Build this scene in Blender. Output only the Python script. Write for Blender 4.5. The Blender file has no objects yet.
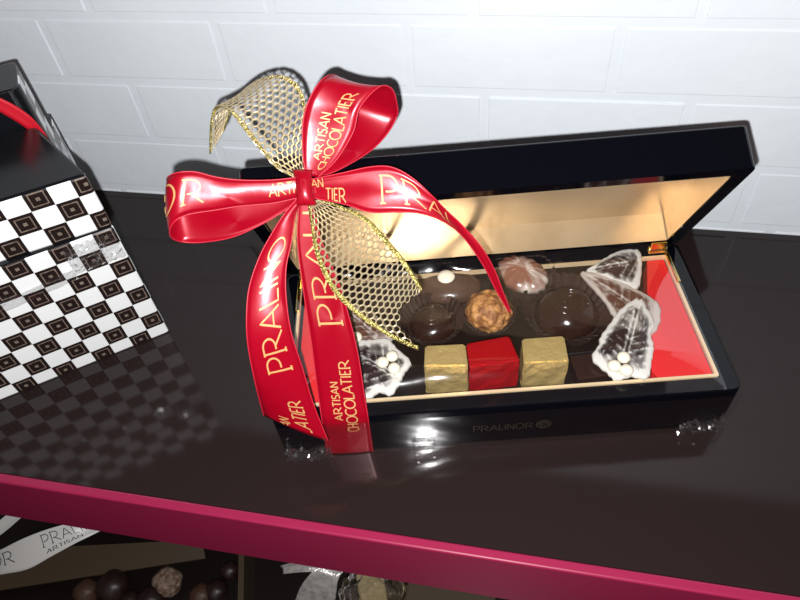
import bpy, bmesh, math, random
from mathutils import Vector, Matrix
random.seed(7)
# ---------------------------------------------------------------- measured positions (metres)
CAM = {'loc': [0.0181, -0.4015, 0.3527], 'R': [[0.979956, 0.183921, -0.076541], [-0.087968, 0.744242, 0.662092], [0.178737, -0.642088, 0.745504]], 'lens': 29.673}
FLASH = [0.0119, -0.4126, 0.3447]
S = 0.2717
ET = 0.05975
BX = -0.11235
BY = -0.22941
PSI = 0.22129
D = 0.11478
HB = 0.03754
TH = 1.09688
HL = 0.02376
TW = 0.0097
TP = 0.00397
TL = 0.00896
RIB = {'band': [[[-0.0942, -0.1601, 0.1463], [-0.0888, -0.1591, 0.1458]], [[-0.0957, -0.1728, 0.1266], [-0.084, -0.1706, 0.1257]], [[-0.0933, -0.1854, 0.1052], [-0.0744, -0.1819, 0.1037]], [[-0.089, -0.2021, 0.0763], [-0.066, -0.197, 0.0752]], [[-0.086, -0.2157, 0.0531], [-0.0613, -0.2111, 0.0511]], [[-0.0839, -0.224, 0.039], [-0.059, -0.2184, 0.0377]], [[-0.0853, -0.2244, 0.0195], [-0.0597, -0.2186, 0.0181]], [[-0.0866, -0.2247, 0.0002], [-0.0603, -0.2187, -0.0006]]], 'top_loop': [[[-0.0902, -0.157, 0.1553], [-0.0844, -0.1563, 0.1546]], [[-0.0916, -0.1519, 0.164], [-0.0756, -0.1508, 0.1612]], [[-0.0916, -0.1433, 0.1769], [-0.0676, -0.1424, 0.1719]], [[-0.0881, -0.1372, 0.1862], [-0.0644, -0.136, 0.1816]], [[-0.0835, -0.1292, 0.1911], [-0.0566, -0.1267, 0.1868]], [[-0.0799, -0.1211, 0.1891], [-0.0518, -0.121, 0.1825]], [[-0.0786, -0.1146, 0.1817], [-0.0508, -0.1178, 0.1723]], [[-0.0779, -0.115, 0.1718], [-0.0517, -0.1163, 0.1644]], [[-0.0771, -0.1201, 0.1646], [-0.0563, -0.1224, 0.1576]], [[-0.0799, -0.132, 0.1576], [-0.0636, -0.1321, 0.1536]], [[-0.0856, -0.1439, 0.1555], [-0.0754, -0.145, 0.152]], [[-0.0908, -0.1546, 0.1535], [-0.0853, -0.1544, 0.1524]]], 'left_loop': [[[-0.0922, -0.1599, 0.1568], [-0.0919, -0.1647, 0.1483]], [[-0.1048, -0.1646, 0.1578], [-0.1046, -0.1705, 0.1484]], [[-0.1192, -0.1689, 0.1602], [-0.1194, -0.176, 0.1499]], [[-0.1293, -0.172, 0.1637], [-0.1299, -0.1816, 0.1513]], [[-0.1376, -0.1745, 0.1681], [-0.1398, -0.1875, 0.1531]], [[-0.1445, -0.1775, 0.1696], [-0.1451, -0.1921, 0.1529]], [[-0.1508, -0.1774, 0.1665], [-0.1494, -0.1939, 0.1477]], [[-0.1557, -0.1727, 0.1588], [-0.1515, -0.1924, 0.1409]], [[-0.1541, -0.1698, 0.1522], [-0.1493, -0.1886, 0.1349]], [[-0.1411, -0.1688, 0.1486], [-0.14, -0.1862, 0.1334]], [[-0.1255, -0.1675, 0.1487], [-0.1251, -0.183, 0.1353]], [[-0.112, -0.1639, 0.1506], [-0.1114, -0.177, 0.1392]], [[-0.1007, -0.1603, 0.1523], [-0.1, -0.1703, 0.1435]], [[-0.0932, -0.159, 0.153], [-0.0925, -0.1652, 0.1475]]], 'right_tail': [[[-0.0882, -0.1602, 0.1556], [-0.0881, -0.164, 0.148]], [[-0.0715, -0.157, 0.1584], [-0.0701, -0.1656, 0.1464]], [[-0.0579, -0.1544, 0.1609], [-0.0567, -0.1681, 0.1446]], [[-0.0477, -0.1539, 0.1611], [-0.0436, -0.1669, 0.1446]], [[-0.0379, -0.1557, 0.1572], [-0.0337, -0.1654, 0.1435]], [[-0.0287, -0.1582, 0.1497], [-0.0253, -0.1639, 0.1397]], [[-0.0214, -0.1572, 0.1394], [-0.0178, -0.1628, 0.1336]], [[-0.0136, -0.1575, 0.1305], [-0.012, -0.1621, 0.1262]], [[-0.0033, -0.1591, 0.1173], [-0.006, -0.1619, 0.1155]], [[0.0039, -0.161, 0.1032], [-0.0001, -0.1621, 0.1032]], [[0.0088, -0.1636, 0.0904], [0.005, -0.1635, 0.0914]], [[0.0135, -0.1661, 0.0777], [0.0127, -0.1663, 0.0777]]], 'left_tail': [[[-0.0924, -0.1656, 0.1497], [-0.089, -0.1635, 0.1469]], [[-0.0981, -0.1738, 0.1453], [-0.0926, -0.1683, 0.145]], [[-0.1032, -0.1825, 0.1397], [-0.0942, -0.1746, 0.1406]], [[-0.108, -0.1934, 0.1328], [-0.0944, -0.1832, 0.1345]], [[-0.1113, -0.2053, 0.1237], [-0.0956, -0.193, 0.1268]], [[-0.1116, -0.2158, 0.1135], [-0.0947, -0.2029, 0.1167]], [[-0.1114, -0.2234, 0.1011], [-0.0922, -0.2128, 0.1019]], [[-0.1105, -0.2299, 0.0839], [-0.088, -0.2201, 0.0831]], [[-0.1106, -0.2327, 0.0688], [-0.0837, -0.228, 0.0626]], [[-0.1109, -0.2343, 0.0542], [-0.0773, -0.236, 0.0386]]], 'net_up': [[[-0.0947, -0.1573, 0.1534], [-0.091, -0.1548, 0.1548]], [[-0.104, -0.1578, 0.1599], [-0.0899, -0.1485, 0.1646]], [[-0.1116, -0.1551, 0.1681], [-0.0902, -0.1401, 0.1759]], [[-0.1191, -0.1504, 0.1753], [-0.0944, -0.1307, 0.1863]], [[-0.1274, -0.1431, 0.1796], [-0.1037, -0.1245, 0.1899]], [[-0.1367, -0.1347, 0.1784], [-0.1165, -0.1198, 0.1863]], [[-0.1439, -0.1296, 0.1737], [-0.1279, -0.118, 0.1798]], [[-0.1473, -0.1305, 0.1671], [-0.1351, -0.1195, 0.1736]], [[-0.1479, -0.136, 0.1598], [-0.1389, -0.1243, 0.1676]], [[-0.1477, -0.1414, 0.1537], [-0.1416, -0.1307, 0.1614]]], 'net_down': [[[-0.0884, -0.166, 0.1459], [-0.0833, -0.1635, 0.1467]], [[-0.0866, -0.1723, 0.1379], [-0.0718, -0.1632, 0.1423]], [[-0.0837, -0.1813, 0.1255], [-0.0599, -0.1631, 0.1354]], [[-0.0761, -0.1896, 0.1111], [-0.0511, -0.1657, 0.1257]], [[-0.067, -0.1926, 0.0996], [-0.0432, -0.1679, 0.1152]], [[-0.0565, -0.1934, 0.0884], [-0.038, -0.1689, 0.1051]], [[-0.0457, -0.1928, 0.0783], [-0.0348, -0.1706, 0.0988]], [[-0.0335, -0.1918, 0.0695], [-0.034, -0.1703, 0.0962]]], 'white': [[[-0.5399, -0.2481, -0.3204], [-0.5384, -0.2608, -0.3316]], [[-0.5072, -0.2377, -0.3058], [-0.5053, -0.2541, -0.3204]], [[-0.485, -0.2326, -0.2934], [-0.4787, -0.2503, -0.3101]], [[-0.4602, -0.2214, -0.2829], [-0.4515, -0.2431, -0.3037]], [[-0.4379, -0.2102, -0.2786], [-0.4286, -0.2287, -0.2968]], [[-0.4206, -0.2002, -0.2808], [-0.4088, -0.2128, -0.2946]], [[-0.407, -0.1895, -0.2883], [-0.3916, -0.1961, -0.2977]], [[-0.3945, -0.174, -0.2914], [-0.373, -0.1756, -0.2979]]], 'grey': [[[-0.5471, -0.2247, -0.3252], [-0.5411, -0.2293, -0.3307]], [[-0.5174, -0.1983, -0.3097], [-0.513, -0.2083, -0.3193]], [[-0.5035, -0.1866, -0.3029], [-0.4942, -0.1915, -0.3093]], [[-0.4875, -0.1744, -0.2963], [-0.4782, -0.1785, -0.302]]], 'silver': [[[-0.1904, -0.2181, -0.3783], [-0.1525, -0.215, -0.3847]], [[-0.1812, -0.202, -0.3532], [-0.1442, -0.2046, -0.3643]], [[-0.17, -0.1898, -0.3387], [-0.1418, -0.19, -0.3456]], [[-0.161, -0.1783, -0.3377], [-0.1368, -0.1785, -0.3437]], [[-0.1565, -0.1632, -0.3392], [-0.133, -0.1637, -0.3452]]], 'silver2': [[[-0.207, -0.1856, -0.3464], [-0.2031, -0.1914, -0.3522]], [[-0.1933, -0.1825, -0.3402], [-0.1913, -0.1901, -0.3473]], [[-0.1753, -0.181, -0.3365], [-0.1766, -0.1884, -0.3426]], [[-0.1528, -0.1768, -0.3383], [-0.1519, -0.1838, -0.3445]]], 'lidrib': [[[-0.2944, -0.112, 0.1669], [-0.2972, -0.1139, 0.1602]], [[-0.2903, -0.1091, 0.1614], [-0.2937, -0.1114, 0.1534]], [[-0.2861, -0.1061, 0.1547], [-0.2892, -0.1083, 0.1447]], [[-0.2824, -0.1036, 0.1461], [-0.2852, -0.1055, 0.1352]], [[-0.2807, -0.1023, 0.1368], [-0.2823, -0.1035, 0.1295]], [[-0.28, -0.1018, 0.127], [-0.2803, -0.1021, 0.1234]]]}
BOXR = [-0.2262, -0.1482, 0.0]
BYAW = 0.61087
LEAF = {'front': [[0.0898, -0.1137, 0.0415], [0.0935, -0.1214, 0.0415], [0.0974, -0.1336, 0.0415], [0.0946, -0.1423, 0.0415], [0.0958, -0.151, 0.0415], [0.094, -0.162, 0.0415], [0.0912, -0.1734, 0.0415], [0.0828, -0.1731, 0.0415], [0.0746, -0.1769, 0.0415], [0.0693, -0.1722, 0.0415], [0.0612, -0.1634, 0.0415], [0.0652, -0.1534, 0.0415], [0.0658, -0.1481, 0.0415], [0.0723, -0.1351, 0.0415], [0.0796, -0.1223, 0.0415]], 'back': [[0.0579, -0.0931, 0.0395], [0.0668, -0.083, 0.0395], [0.0751, -0.0747, 0.0395], [0.0841, -0.0699, 0.0395], [0.0923, -0.0709, 0.0395], [0.0927, -0.0865, 0.0395], [0.0895, -0.1035, 0.0395], [0.0799, -0.1038, 0.0395], [0.0691, -0.0972, 0.0395]], 'mid': [[0.0541, -0.0945, 0.0405], [0.0665, -0.0958, 0.0405], [0.0798, -0.1013, 0.0405], [0.0932, -0.1091, 0.0405], [0.1014, -0.118, 0.0405], [0.0998, -0.134, 0.0405], [0.0915, -0.1426, 0.0405], [0.0749, -0.13, 0.0405], [0.0698, -0.1193, 0.0405], [0.0627, -0.1084, 0.0405]], 'left': [[-0.0834, -0.1727, 0.034], [-0.078, -0.1634, 0.034], [-0.069, -0.1607, 0.034], [-0.0599, -0.1588, 0.034], [-0.0529, -0.1657, 0.034], [-0.0427, -0.1742, 0.034], [-0.045, -0.1819, 0.034], [-0.0466, -0.1893, 0.034], [-0.0501, -0.1988, 0.034], [-0.0574, -0.1977, 0.034], [-0.0628, -0.2033, 0.034], [-0.0734, -0.2034, 0.034], [-0.0817, -0.1896, 0.034]], 'lback': [[-0.0971, -0.1347, 0.0315], [-0.0859, -0.1333, 0.0315], [-0.0734, -0.1387, 0.0315], [-0.0585, -0.151, 0.0315], [-0.0593, -0.1599, 0.0315], [-0.069, -0.165, 0.0315], [-0.0815, -0.1658, 0.0315], [-0.0922, -0.1543, 0.0315]]}
BERRY = {'front': [[0.078, -0.1639, 0.046], [0.0727, -0.1705, 0.046], [0.0793, -0.1727, 0.046]], 'left': [[-0.0539, -0.1745, 0.0385], [-0.0586, -0.1796, 0.0385], [-0.051, -0.183, 0.0385]], 'lback': [[-0.0796, -0.1608, 0.0355]]}
AT = {'truffle': [-0.0004, -0.1312, 0.034], 'shell': [0.0178, -0.0988, 0.037], 'oval': [-0.0288, -0.1085, 0.034], 'darkl': [-0.0354, -0.1395, 0.032], 'darkr': [0.0468, -0.1238, 0.033], 'sq': [0.06, -0.1659, 0.034]}
CUBE = {'gl': {'top': [[-0.0314, -0.1897, 0.0522], [-0.0071, -0.1865, 0.0522], [-0.0107, -0.1707, 0.0522], [-0.0332, -0.175, 0.0522]], 'bot': [[-0.0313, -0.1887, 0.0215], [-0.0073, -0.1847, 0.0215]]}, 'rd': {'top': [[-0.0061, -0.1858, 0.0505], [0.0209, -0.1774, 0.0505], [0.0135, -0.1604, 0.0505], [-0.0103, -0.1693, 0.0505]], 'bot': [[-0.0022, -0.1833, 0.0215], [0.0247, -0.174, 0.0215]]}, 'gr': {'top': [[0.0232, -0.1797, 0.0512], [0.0475, -0.1752, 0.0512], [0.0444, -0.1571, 0.0512], [0.021, -0.1622, 0.0512]], 'bot': [[0.0261, -0.1773, 0.0215], [0.0514, -0.1725, 0.0215]]}}
REDR = [[0.0964, -0.0741, 0.0366], [0.109, -0.0727, 0.0366], [0.1288, -0.1656, 0.0366], [0.0991, -0.173, 0.0366], [0.0948, -0.166, 0.0366], [0.0933, -0.1541, 0.0366]]
GL = [[-0.0306, -0.2121, 0.0185], [-0.0954, -0.2266, 0.0105], [0.1308, -0.1757, 0.0081]]
LB = [[-0.5712, -0.2647, -0.385], [-0.3064, -0.1796, -0.385]]
LT = [[-0.3391, -0.2118, -0.375, 0.0165], [-0.4274, -0.2359, -0.378, 0.014], [-0.3977, -0.2268, -0.378, 0.018], [-0.2753, -0.1873, -0.372, 0.011], [-0.2964, -0.2183, -0.38, 0.013], [-0.3492, -0.2332, -0.38, 0.016], [-0.3738, -0.2372, -0.38, 0.012], [-0.2814, -0.2116, -0.38, 0.013], [-0.4245, -0.2075, -0.382, 0.009]]
DIV = [[-0.2569, -0.1727, -0.35], [-0.2378, -0.2284, -0.35]]
PAR = [[-0.1319, -0.1907, -0.33], [-0.1036, -0.1958, -0.34], [-0.0917, -0.1905, -0.335], [-0.075, -0.2002, -0.33], [-0.0243, -0.1913, -0.335]]
W = 0.26
COL = bpy.context.scene.collection
V = Vector
# ---------------------------------------------------------------- materials
def pmat(name, color, rough=0.5, metal=0.0, spec=0.5, coat=0.0, coat_rough=0.05, sheen=0.0, noise=None, bump=None, aniso=0.0, tint=None):
    m = bpy.data.materials.new(name); m.use_nodes = True
    nt = m.node_tree; b = nt.nodes['Principled BSDF']
    b.inputs['Base Color'].default_value = (*color, 1)
    b.inputs['Roughness'].default_value = rough
    b.inputs['Metallic'].default_value = metal
    b.inputs['Specular IOR Level'].default_value = spec
    b.inputs['Coat Weight'].default_value = coat
    b.inputs['Coat Roughness'].default_value = coat_rough
    b.inputs['Sheen Weight'].default_value = sheen
    b.inputs['Anisotropic'].default_value = aniso
    if tint: b.inputs['Specular Tint'].default_value = (*tint, 1)
    tc = nt.nodes.new('ShaderNodeTexCoord')
    if noise:                       # (scale, colour2, lo, hi)
        n = nt.nodes.new('ShaderNodeTexNoise'); n.inputs['Scale'].default_value = noise[0]; n.inputs['Detail'].default_value = 5
        if len(noise) > 4: n.inputs['Distortion'].default_value = noise[4]
        nt.links.new(tc.outputs['Object'], n.inputs['Vector'])
        r = nt.nodes.new('ShaderNodeValToRGB')
        r.color_ramp.elements[0].position = noise[2]; r.color_ramp.elements[1].position = noise[3]
        r.color_ramp.elements[0].color = (*color, 1); r.color_ramp.elements[1].color = (*noise[1], 1)
        nt.links.new(n.outputs['Fac'], r.inputs['Fac']); nt.links.new(r.outputs['Color'], b.inputs['Base Color'])
    if bump:                        # (scale, strength, distance)
        n = nt.nodes.new('ShaderNodeTexNoise'); n.inputs['Scale'].default_value = bump[0]; n.inputs['Detail'].default_value = 4
        nt.links.new(tc.outputs['Object'], n.inputs['Vector'])
        bp = nt.nodes.new('ShaderNodeBump'); bp.inputs['Strength'].default_value = bump[1]; bp.inputs['Distance'].default_value = bump[2]
        nt.links.new(n.outputs['Fac'], bp.inputs['Height']); nt.links.new(bp.outputs['Normal'], b.inputs['Normal'])
    return m

def film_mat(name, rough, strength, bump_scale=None, bump_dist=0.001, bump_str=0.5, tint=(1, 1, 1)):
    m = bpy.data.materials.new(name); m.use_nodes = True; nt = m.node_tree; nt.nodes.clear()
    o = nt.nodes.new('ShaderNodeOutputMaterial'); mx = nt.nodes.new('ShaderNodeMixShader')
    t = nt.nodes.new('ShaderNodeBsdfTransparent'); g = nt.nodes.new('ShaderNodeBsdfGlossy'); fr = nt.nodes.new('ShaderNodeLayerWeight'); fr.inputs['Blend'].default_value = 0.5
    t.inputs['Color'].default_value = (*tint, 1)
    g.inputs['Roughness'].default_value = rough; g.inputs['Color'].default_value = (1, 1, 1, 1)
    pw = nt.nodes.new('ShaderNodeMath'); pw.operation = 'POWER'; pw.inputs[1].default_value = 5.0
    ma = nt.nodes.new('ShaderNodeMath'); ma.operation = 'MULTIPLY_ADD'; ma.inputs[1].default_value = 0.9; ma.inputs[2].default_value = 0.05
    mu = nt.nodes.new('ShaderNodeMath'); mu.operation = 'MULTIPLY'; mu.inputs[1].default_value = strength; mu.use_clamp = True
    nt.links.new(fr.outputs['Facing'], pw.inputs[0]); nt.links.new(pw.outputs[0], ma.inputs[0]); nt.links.new(ma.outputs[0], mu.inputs[0]); nt.links.new(mu.outputs[0], mx.inputs['Fac'])
    nt.links.new(t.outputs[0], mx.inputs[1]); nt.links.new(g.outputs[0], mx.inputs[2]); nt.links.new(mx.outputs[0], o.inputs['Surface'])
    if bump_scale:
        tc = nt.nodes.new('ShaderNodeTexCoord'); n = nt.nodes.new('ShaderNodeTexNoise'); n.inputs['Scale'].default_value = bump_scale; n.inputs['Detail'].default_value = 3
        nt.links.new(tc.outputs['Object'], n.inputs['Vector'])
        bp = nt.nodes.new('ShaderNodeBump'); bp.inputs['Strength'].default_value = bump_str; bp.inputs['Distance'].default_value = bump_dist
        nt.links.new(n.outputs['Fac'], bp.inputs['Height']); nt.links.new(bp.outputs['Normal'], g.inputs['Normal'])
    return m

def checker_mat(name, ou, ov, sq, par):
    """white squares and dark squares that hold a thin square frame and a centre dot, laid out by the UV map in metres"""
    m = bpy.data.materials.new(name); m.use_nodes = True; nt = m.node_tree; b = nt.nodes['Principled BSDF']
    N = nt.nodes.new; L = nt.links.new
    uv = N('ShaderNodeUVMap'); uv.uv_map = 'UVMap'; sp = N('ShaderNodeSeparateXYZ'); L(uv.outputs[0], sp.inputs[0])
    def mth(op, a, bb=None):
        n = N('ShaderNodeMath'); n.operation = op
        for k, x in enumerate((a, bb)):
            if x is None: continue
            if isinstance(x, (int, float)): n.inputs[k].default_value = x
            else: L(x, n.inputs[k])
        return n.outputs[0]
    U = mth('ADD', mth('DIVIDE', sp.outputs[0], sq), ou); Vv = mth('ADD', mth('DIVIDE', sp.outputs[1], sq), ov)
    fu = mth('FLOOR', U); fv = mth('FLOOR', Vv)
    odd = mth('ABSOLUTE', mth('MODULO', mth('ADD', mth('ADD', fu, fv), par), 2.0))
    du = mth('ABSOLUTE', mth('SUBTRACT', mth('SUBTRACT', U, fu), 0.5)); dv = mth('ABSOLUTE', mth('SUBTRACT', mth('SUBTRACT', Vv, fv), 0.5))
    d = mth('MAXIMUM', du, dv)
    frame = mth('MULTIPLY', mth('GREATER_THAN', d, 0.295), mth('LESS_THAN', d, 0.345))
    dot = mth('LESS_THAN', d, 0.085); ink = mth('MAXIMUM', frame, dot)
    tc = N('ShaderNodeTexCoord'); n = N('ShaderNodeTexNoise'); n.inputs['Scale'].default_value = 500; L(tc.outputs['Object'], n.inputs['Vector'])
    ink = mth('MULTIPLY', ink, mth('MULTIPLY', mth('POWER', n.outputs['Fac'], 1.0), 1.5))
    mix1 = N('ShaderNodeMixRGB'); mix1.inputs[1].default_value = (0.013, 0.008, 0.007, 1); mix1.inputs[2].default_value = (0.20, 0.155, 0.125, 1); L(ink, mix1.inputs[0])
    mix2 = N('ShaderNodeMixRGB'); mix2.inputs[2].default_value = (0.70, 0.72, 0.72, 1); L(mix1.outputs[0], mix2.inputs[1]); L(odd, mix2.inputs[0])
    L(mix2.outputs[0], b.inputs['Base Color']); b.inputs['Roughness'].default_value = 0.22
    return m

M = {}
M['wall'] = pmat('painted_brick', (0.655, 0.70, 0.735), 0.40, noise=(9, (0.615, 0.665, 0.705), 0.35, 0.7), bump=(70, 0.4, 0.0012))
M['mortar'] = pmat('painted_mortar', (0.80, 0.83, 0.85), 0.45, bump=(160, 0.6, 0.0014))
M['shelf'] = pmat('dark_lacquer', (0.0145, 0.0092, 0.0088), 0.085, spec=0.30, bump=(5, 0.03, 0.0006))
M['edge'] = pmat('raspberry_lacquer', (0.225, 0.011, 0.046), 0.30, spec=0.4)
M['black'] = pmat('black_lacquer', (0.0010, 0.0014, 0.0030), 0.08, spec=0.32)
M['black_board'] = pmat('black_gloss_card', (0.004, 0.0045, 0.006), 0.22)
M['gold_lining'] = pmat('gold_foil_lining', (0.56, 0.44, 0.285), 0.28, metal=0.6, noise=(30, (0.45, 0.335, 0.20), 0.3, 0.75), bump=(38, 0.2, 0.0015))
M['gold_edge'] = pmat('gold_edging', (0.80, 0.62, 0.38), 0.4, metal=0.35)
M['brass'] = pmat('brass', (0.90, 0.62, 0.16), 0.2, metal=1.0, bump=(300, 0.25, 0.0008))
M['gold_foil'] = pmat('gold_sweet_foil', (0.60, 0.45, 0.18), 0.32, metal=0.55, bump=(150, 0.8, 0.0018))
M['red_foil'] = pmat('red_sweet_foil', (0.40, 0.003, 0.008), 0.26, metal=0.35, bump=(170, 0.4, 0.0014))
M['red_card'] = pmat('red_card', (0.62, 0.012, 0.014), 0.55)
M['tray'] = pmat('dark_brown_tray', (0.007, 0.004, 0.0035), 0.35)
M['satin'] = pmat('red_satin', (0.235, 0.0006, 0.0085), 0.32, spec=1.0, tint=(1.0, 0.36, 0.40), aniso=0.6, bump=(48, 0.22, 0.0012))
M['picot'] = pmat('red_picot_thread', (0.40, 0.008, 0.025), 0.5)
M['print_gold'] = pmat('gold_print', (0.50, 0.29, 0.11), 0.45, metal=0.2)
M['net'] = pmat('gold_lurex_net', (0.50, 0.42, 0.27), 0.34, metal=0.6)
M['braid'] = pmat('gold_braid', (0.42, 0.36, 0.12), 0.30, metal=0.85, bump=(900, 0.9, 0.0012))
M['dark'] = pmat('dark_chocolate', (0.020, 0.008, 0.006), 0.16, bump=(60, 0.25, 0.002))
M['bitter'] = pmat('matt_dark_chocolate', (0.016, 0.006, 0.005), 0.45)
M['milk'] = pmat('milk_chocolate', (0.065, 0.036, 0.026), 0.22)
M['cup'] = pmat('brown_paper_cup', (0.024, 0.010, 0.008), 0.55)
M['white_choc'] = pmat('white_chocolate', (0.82, 0.77, 0.62), 0.38)
M['marble'] = pmat('marbled_chocolate', (0.035, 0.016, 0.018), 0.3, noise=(75, (0.74, 0.72, 0.66), 0.44, 0.60, 0.6))
M['marble_milk'] = pmat('marbled_milk_chocolate', (0.15, 0.055, 0.035), 0.3, noise=(70, (0.62, 0.56, 0.50), 0.50, 0.66, 0.8))
M['swirl'] = pmat('swirled_shell_chocolate', (0.20, 0.085, 0.055), 0.24, noise=(60, (0.52, 0.46, 0.40), 0.44, 0.62, 0.5))
M['crunch'] = pmat('nut_crunch', (0.20, 0.070, 0.016), 0.55, noise=(190, (0.50, 0.235, 0.070), 0.42, 0.60), bump=(300, 0.8, 0.003))
M['card_red'] = pmat('gift_ribbon_red', (0.45, 0.006, 0.018), 0.35)
M['checker_low'] = checker_mat('checker_paper', 0.83, 0.20, 0.0130, 1.0)
M['checker_up'] = checker_mat('checker_paper_upper', 0.5, 0.20, 0.0130, 0.0)
M['film'] = film_mat('clear_film', 0.07, 2.0, 22, 0.0014, 0.4)
M['crinkle'] = film_mat('crinkled_film', 0.12, 4.5)
M['parcel_film'] = film_mat('parcel_film', 0.12, 5.0)
M['white_satin'] = pmat('white_satin', (0.62, 0.62, 0.60), 0.38, aniso=0.4)
M['print_black'] = pmat('black_print', (0.02, 0.02, 0.022), 0.5)
M['kraft'] = pmat('brown_card', (0.050, 0.030, 0.013), 0.6)
M['nut'] = pmat('nut_dusted_chocolate', (0.11, 0.062, 0.036), 0.6, noise=(150, (0.30, 0.22, 0.17), 0.4, 0.65), bump=(220, 0.8, 0.003))
M['cocoa'] = pmat('cocoa_brown_chocolate', (0.055, 0.024, 0.013), 0.55, bump=(90, 0.3, 0.002))
M['silver'] = pmat('silver_ribbon', (0.62, 0.60, 0.57), 0.3, metal=0.4, noise=(160, (0.40, 0.38, 0.36), 0.35, 0.7), bump=(200, 0.5, 0.002))
M['cream'] = pmat('pale_gold_paper', (0.62, 0.50, 0.27), 0.35, metal=0.4, bump=(120, 0.4, 0.002))

def leaf_mat(name, dark, pale, scale):
    m = pmat(name, dark, 0.3); nt = m.node_tree; L = nt.links.new; b = nt.nodes['Principled BSDF']
    at_ = nt.nodes.new('ShaderNodeAttribute'); at_.attribute_name = 'pale'
    tc = nt.nodes.new('ShaderNodeTexCoord'); n = nt.nodes.new('ShaderNodeTexNoise'); n.inputs['Scale'].default_value = scale; n.inputs['Detail'].default_value = 4; n.inputs['Distortion'].default_value = 0.5
    L(tc.outputs['Object'], n.inputs['Vector'])
    ad = nt.nodes.new('ShaderNodeMath'); ad.operation = 'ADD'; L(at_.outputs['Fac'], ad.inputs[0]); L(n.outputs['Fac'], ad.inputs[1])
    r = nt.nodes.new('ShaderNodeValToRGB'); e = r.color_ramp.elements; e[0].position = 0.50; e[1].position = 0.88; e[0].color = (*dark, 1); e[1].color = (*pale, 1)
    mid = r.color_ramp.elements.new(0.66); mid.color = (*[a * 0.72 + c_ * 0.28 for a, c_ in zip(dark, pale)], 1)
    L(ad.outputs[0], r.inputs['Fac']); L(r.outputs['Color'], b.inputs['Base Color']); return m
M['marble'] = leaf_mat('marbled_leaf', (0.022, 0.012, 0.014), (0.62, 0.61, 0.57), 85)
M['marble_milk'] = leaf_mat('marbled_milk_leaf', (0.085, 0.032, 0.022), (0.46, 0.41, 0.37), 85)

# ---------------------------------------------------------------- object helpers
def tag(o, label=None, cat=None, group=None, kind=None):
    if label: o['label'] = label
    if cat: o['category'] = cat
    if group: o['group'] = group
    if kind: o['kind'] = kind
    return o
def thing(name, loc, label, cat, group=None, rz=0.0):
    o = bpy.data.objects.new(name, None); COL.objects.link(o); o.empty_display_size = 0.01
    o.location = loc; o.rotation_euler = (0, 0, rz)
    return tag(o, label, cat, group)
def mk(name, verts, faces, mat, parent=None, smooth=True, origin=None, uv=None):
    """one mesh object; with an origin the vertices are given in the world and stored relative to it"""
    off = V(origin) if origin is not None else V((0, 0, 0))
    me = bpy.data.meshes.new(name); me.from_pydata([tuple(V(v) - off) for v in verts], [], faces); me.update()
    bm = bmesh.new(); bm.from_mesh(me); bmesh.ops.recalc_face_normals(bm, faces=bm.faces); bm.to_mesh(me); bm.free()
    me.materials.append(M[mat])
    if smooth:
        for p in me.polygons: p.use_smooth = True
    o = bpy.data.objects.new(name, me); COL.objects.link(o)
    if parent is not None: o.parent = parent
    elif origin is not None: o.location = origin
    return o
def bev(o, w, seg=3, ang=0.7):
    m = o.modifiers.new('bevel', 'BEVEL'); m.width = w; m.segments = seg; m.limit_method = 'ANGLE'; m.angle_limit = ang
    return o
def sub(o, n=2):
    m = o.modifiers.new('subdivision', 'SUBSURF'); m.levels = n; m.render_levels = n; return o
def solid(o, t):
    m = o.modifiers.new('solidify', 'SOLIDIFY'); m.thickness = t; m.offset = 0; return o
def wn(o):
    o.modifiers.new('weighted', 'WEIGHTED_NORMAL').keep_sharp = False; return o
def boxv(x0, x1, y0, y1, z0, z1):
    v = [(x, y, z) for z in (z0, z1) for (x, y) in ((x0, y0), (x1, y0), (x1, y1), (x0, y1))]
    f = [(3, 2, 1, 0), (4, 5, 6, 7), (0, 1, 5, 4), (1, 2, 6, 5), (2, 3, 7, 6), (3, 0, 4, 7)]
    return v, f
def rrect(x0, x1, y0, y1, r, n=5):
    p = []
    for (cx, cy, a0) in ((x1 - r, y1 - r, 0), (x0 + r, y1 - r, 90), (x0 + r, y0 + r, 180), (x1 - r, y0 + r, 270)):
        for k in range(n + 1):
            a = math.radians(a0 + 90 * k / n); p.append((cx + r * math.cos(a), cy + r * math.sin(a)))
    return p
def shell(w, d, z_rim, z_cap, wall, z_in, r=0.004, xf=None):
    """open rounded box: rim at z_rim, closed at z_cap, inside panel at z_in"""
    o = rrect(0, w, 0, d, r); i = rrect(wall, w - wall, wall, d - wall, 0.0012); n = len(o)
    v = [(x, y, z_cap) for x, y in o] + [(x, y, z_rim) for x, y in o] + [(x, y, z_rim) for x, y in i] + [(x, y, z_in) for x, y in i]
    f = [tuple(range(n)), tuple(range(3 * n, 4 * n))]
    for k in range(n):
        m = (k + 1) % n
        for b in range(3): f.append((b * n + k, b * n + m, (b + 1) * n + m, (b + 1) * n + k))
    if xf: v = [xf(p) for p in v]
    return v, f
def lining(w, d, z_rim, z_in, wall, g=0.0004, xf=None):
    i = rrect(wall + g, w - wall - g, wall + g, d - wall - g, 0.0012); n = len(i); s = 1 if z_in > z_rim else -1
    v = [(x, y, z_rim) for x, y in i] + [(x, y, z_in - s * g) for x, y in i]
    f = [tuple(range(n, 2 * n))] + [(k, (k + 1) % n, n + (k + 1) % n, n + k) for k in range(n)]
    if xf: v = [xf(p) for p in v]
    return v, f
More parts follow.
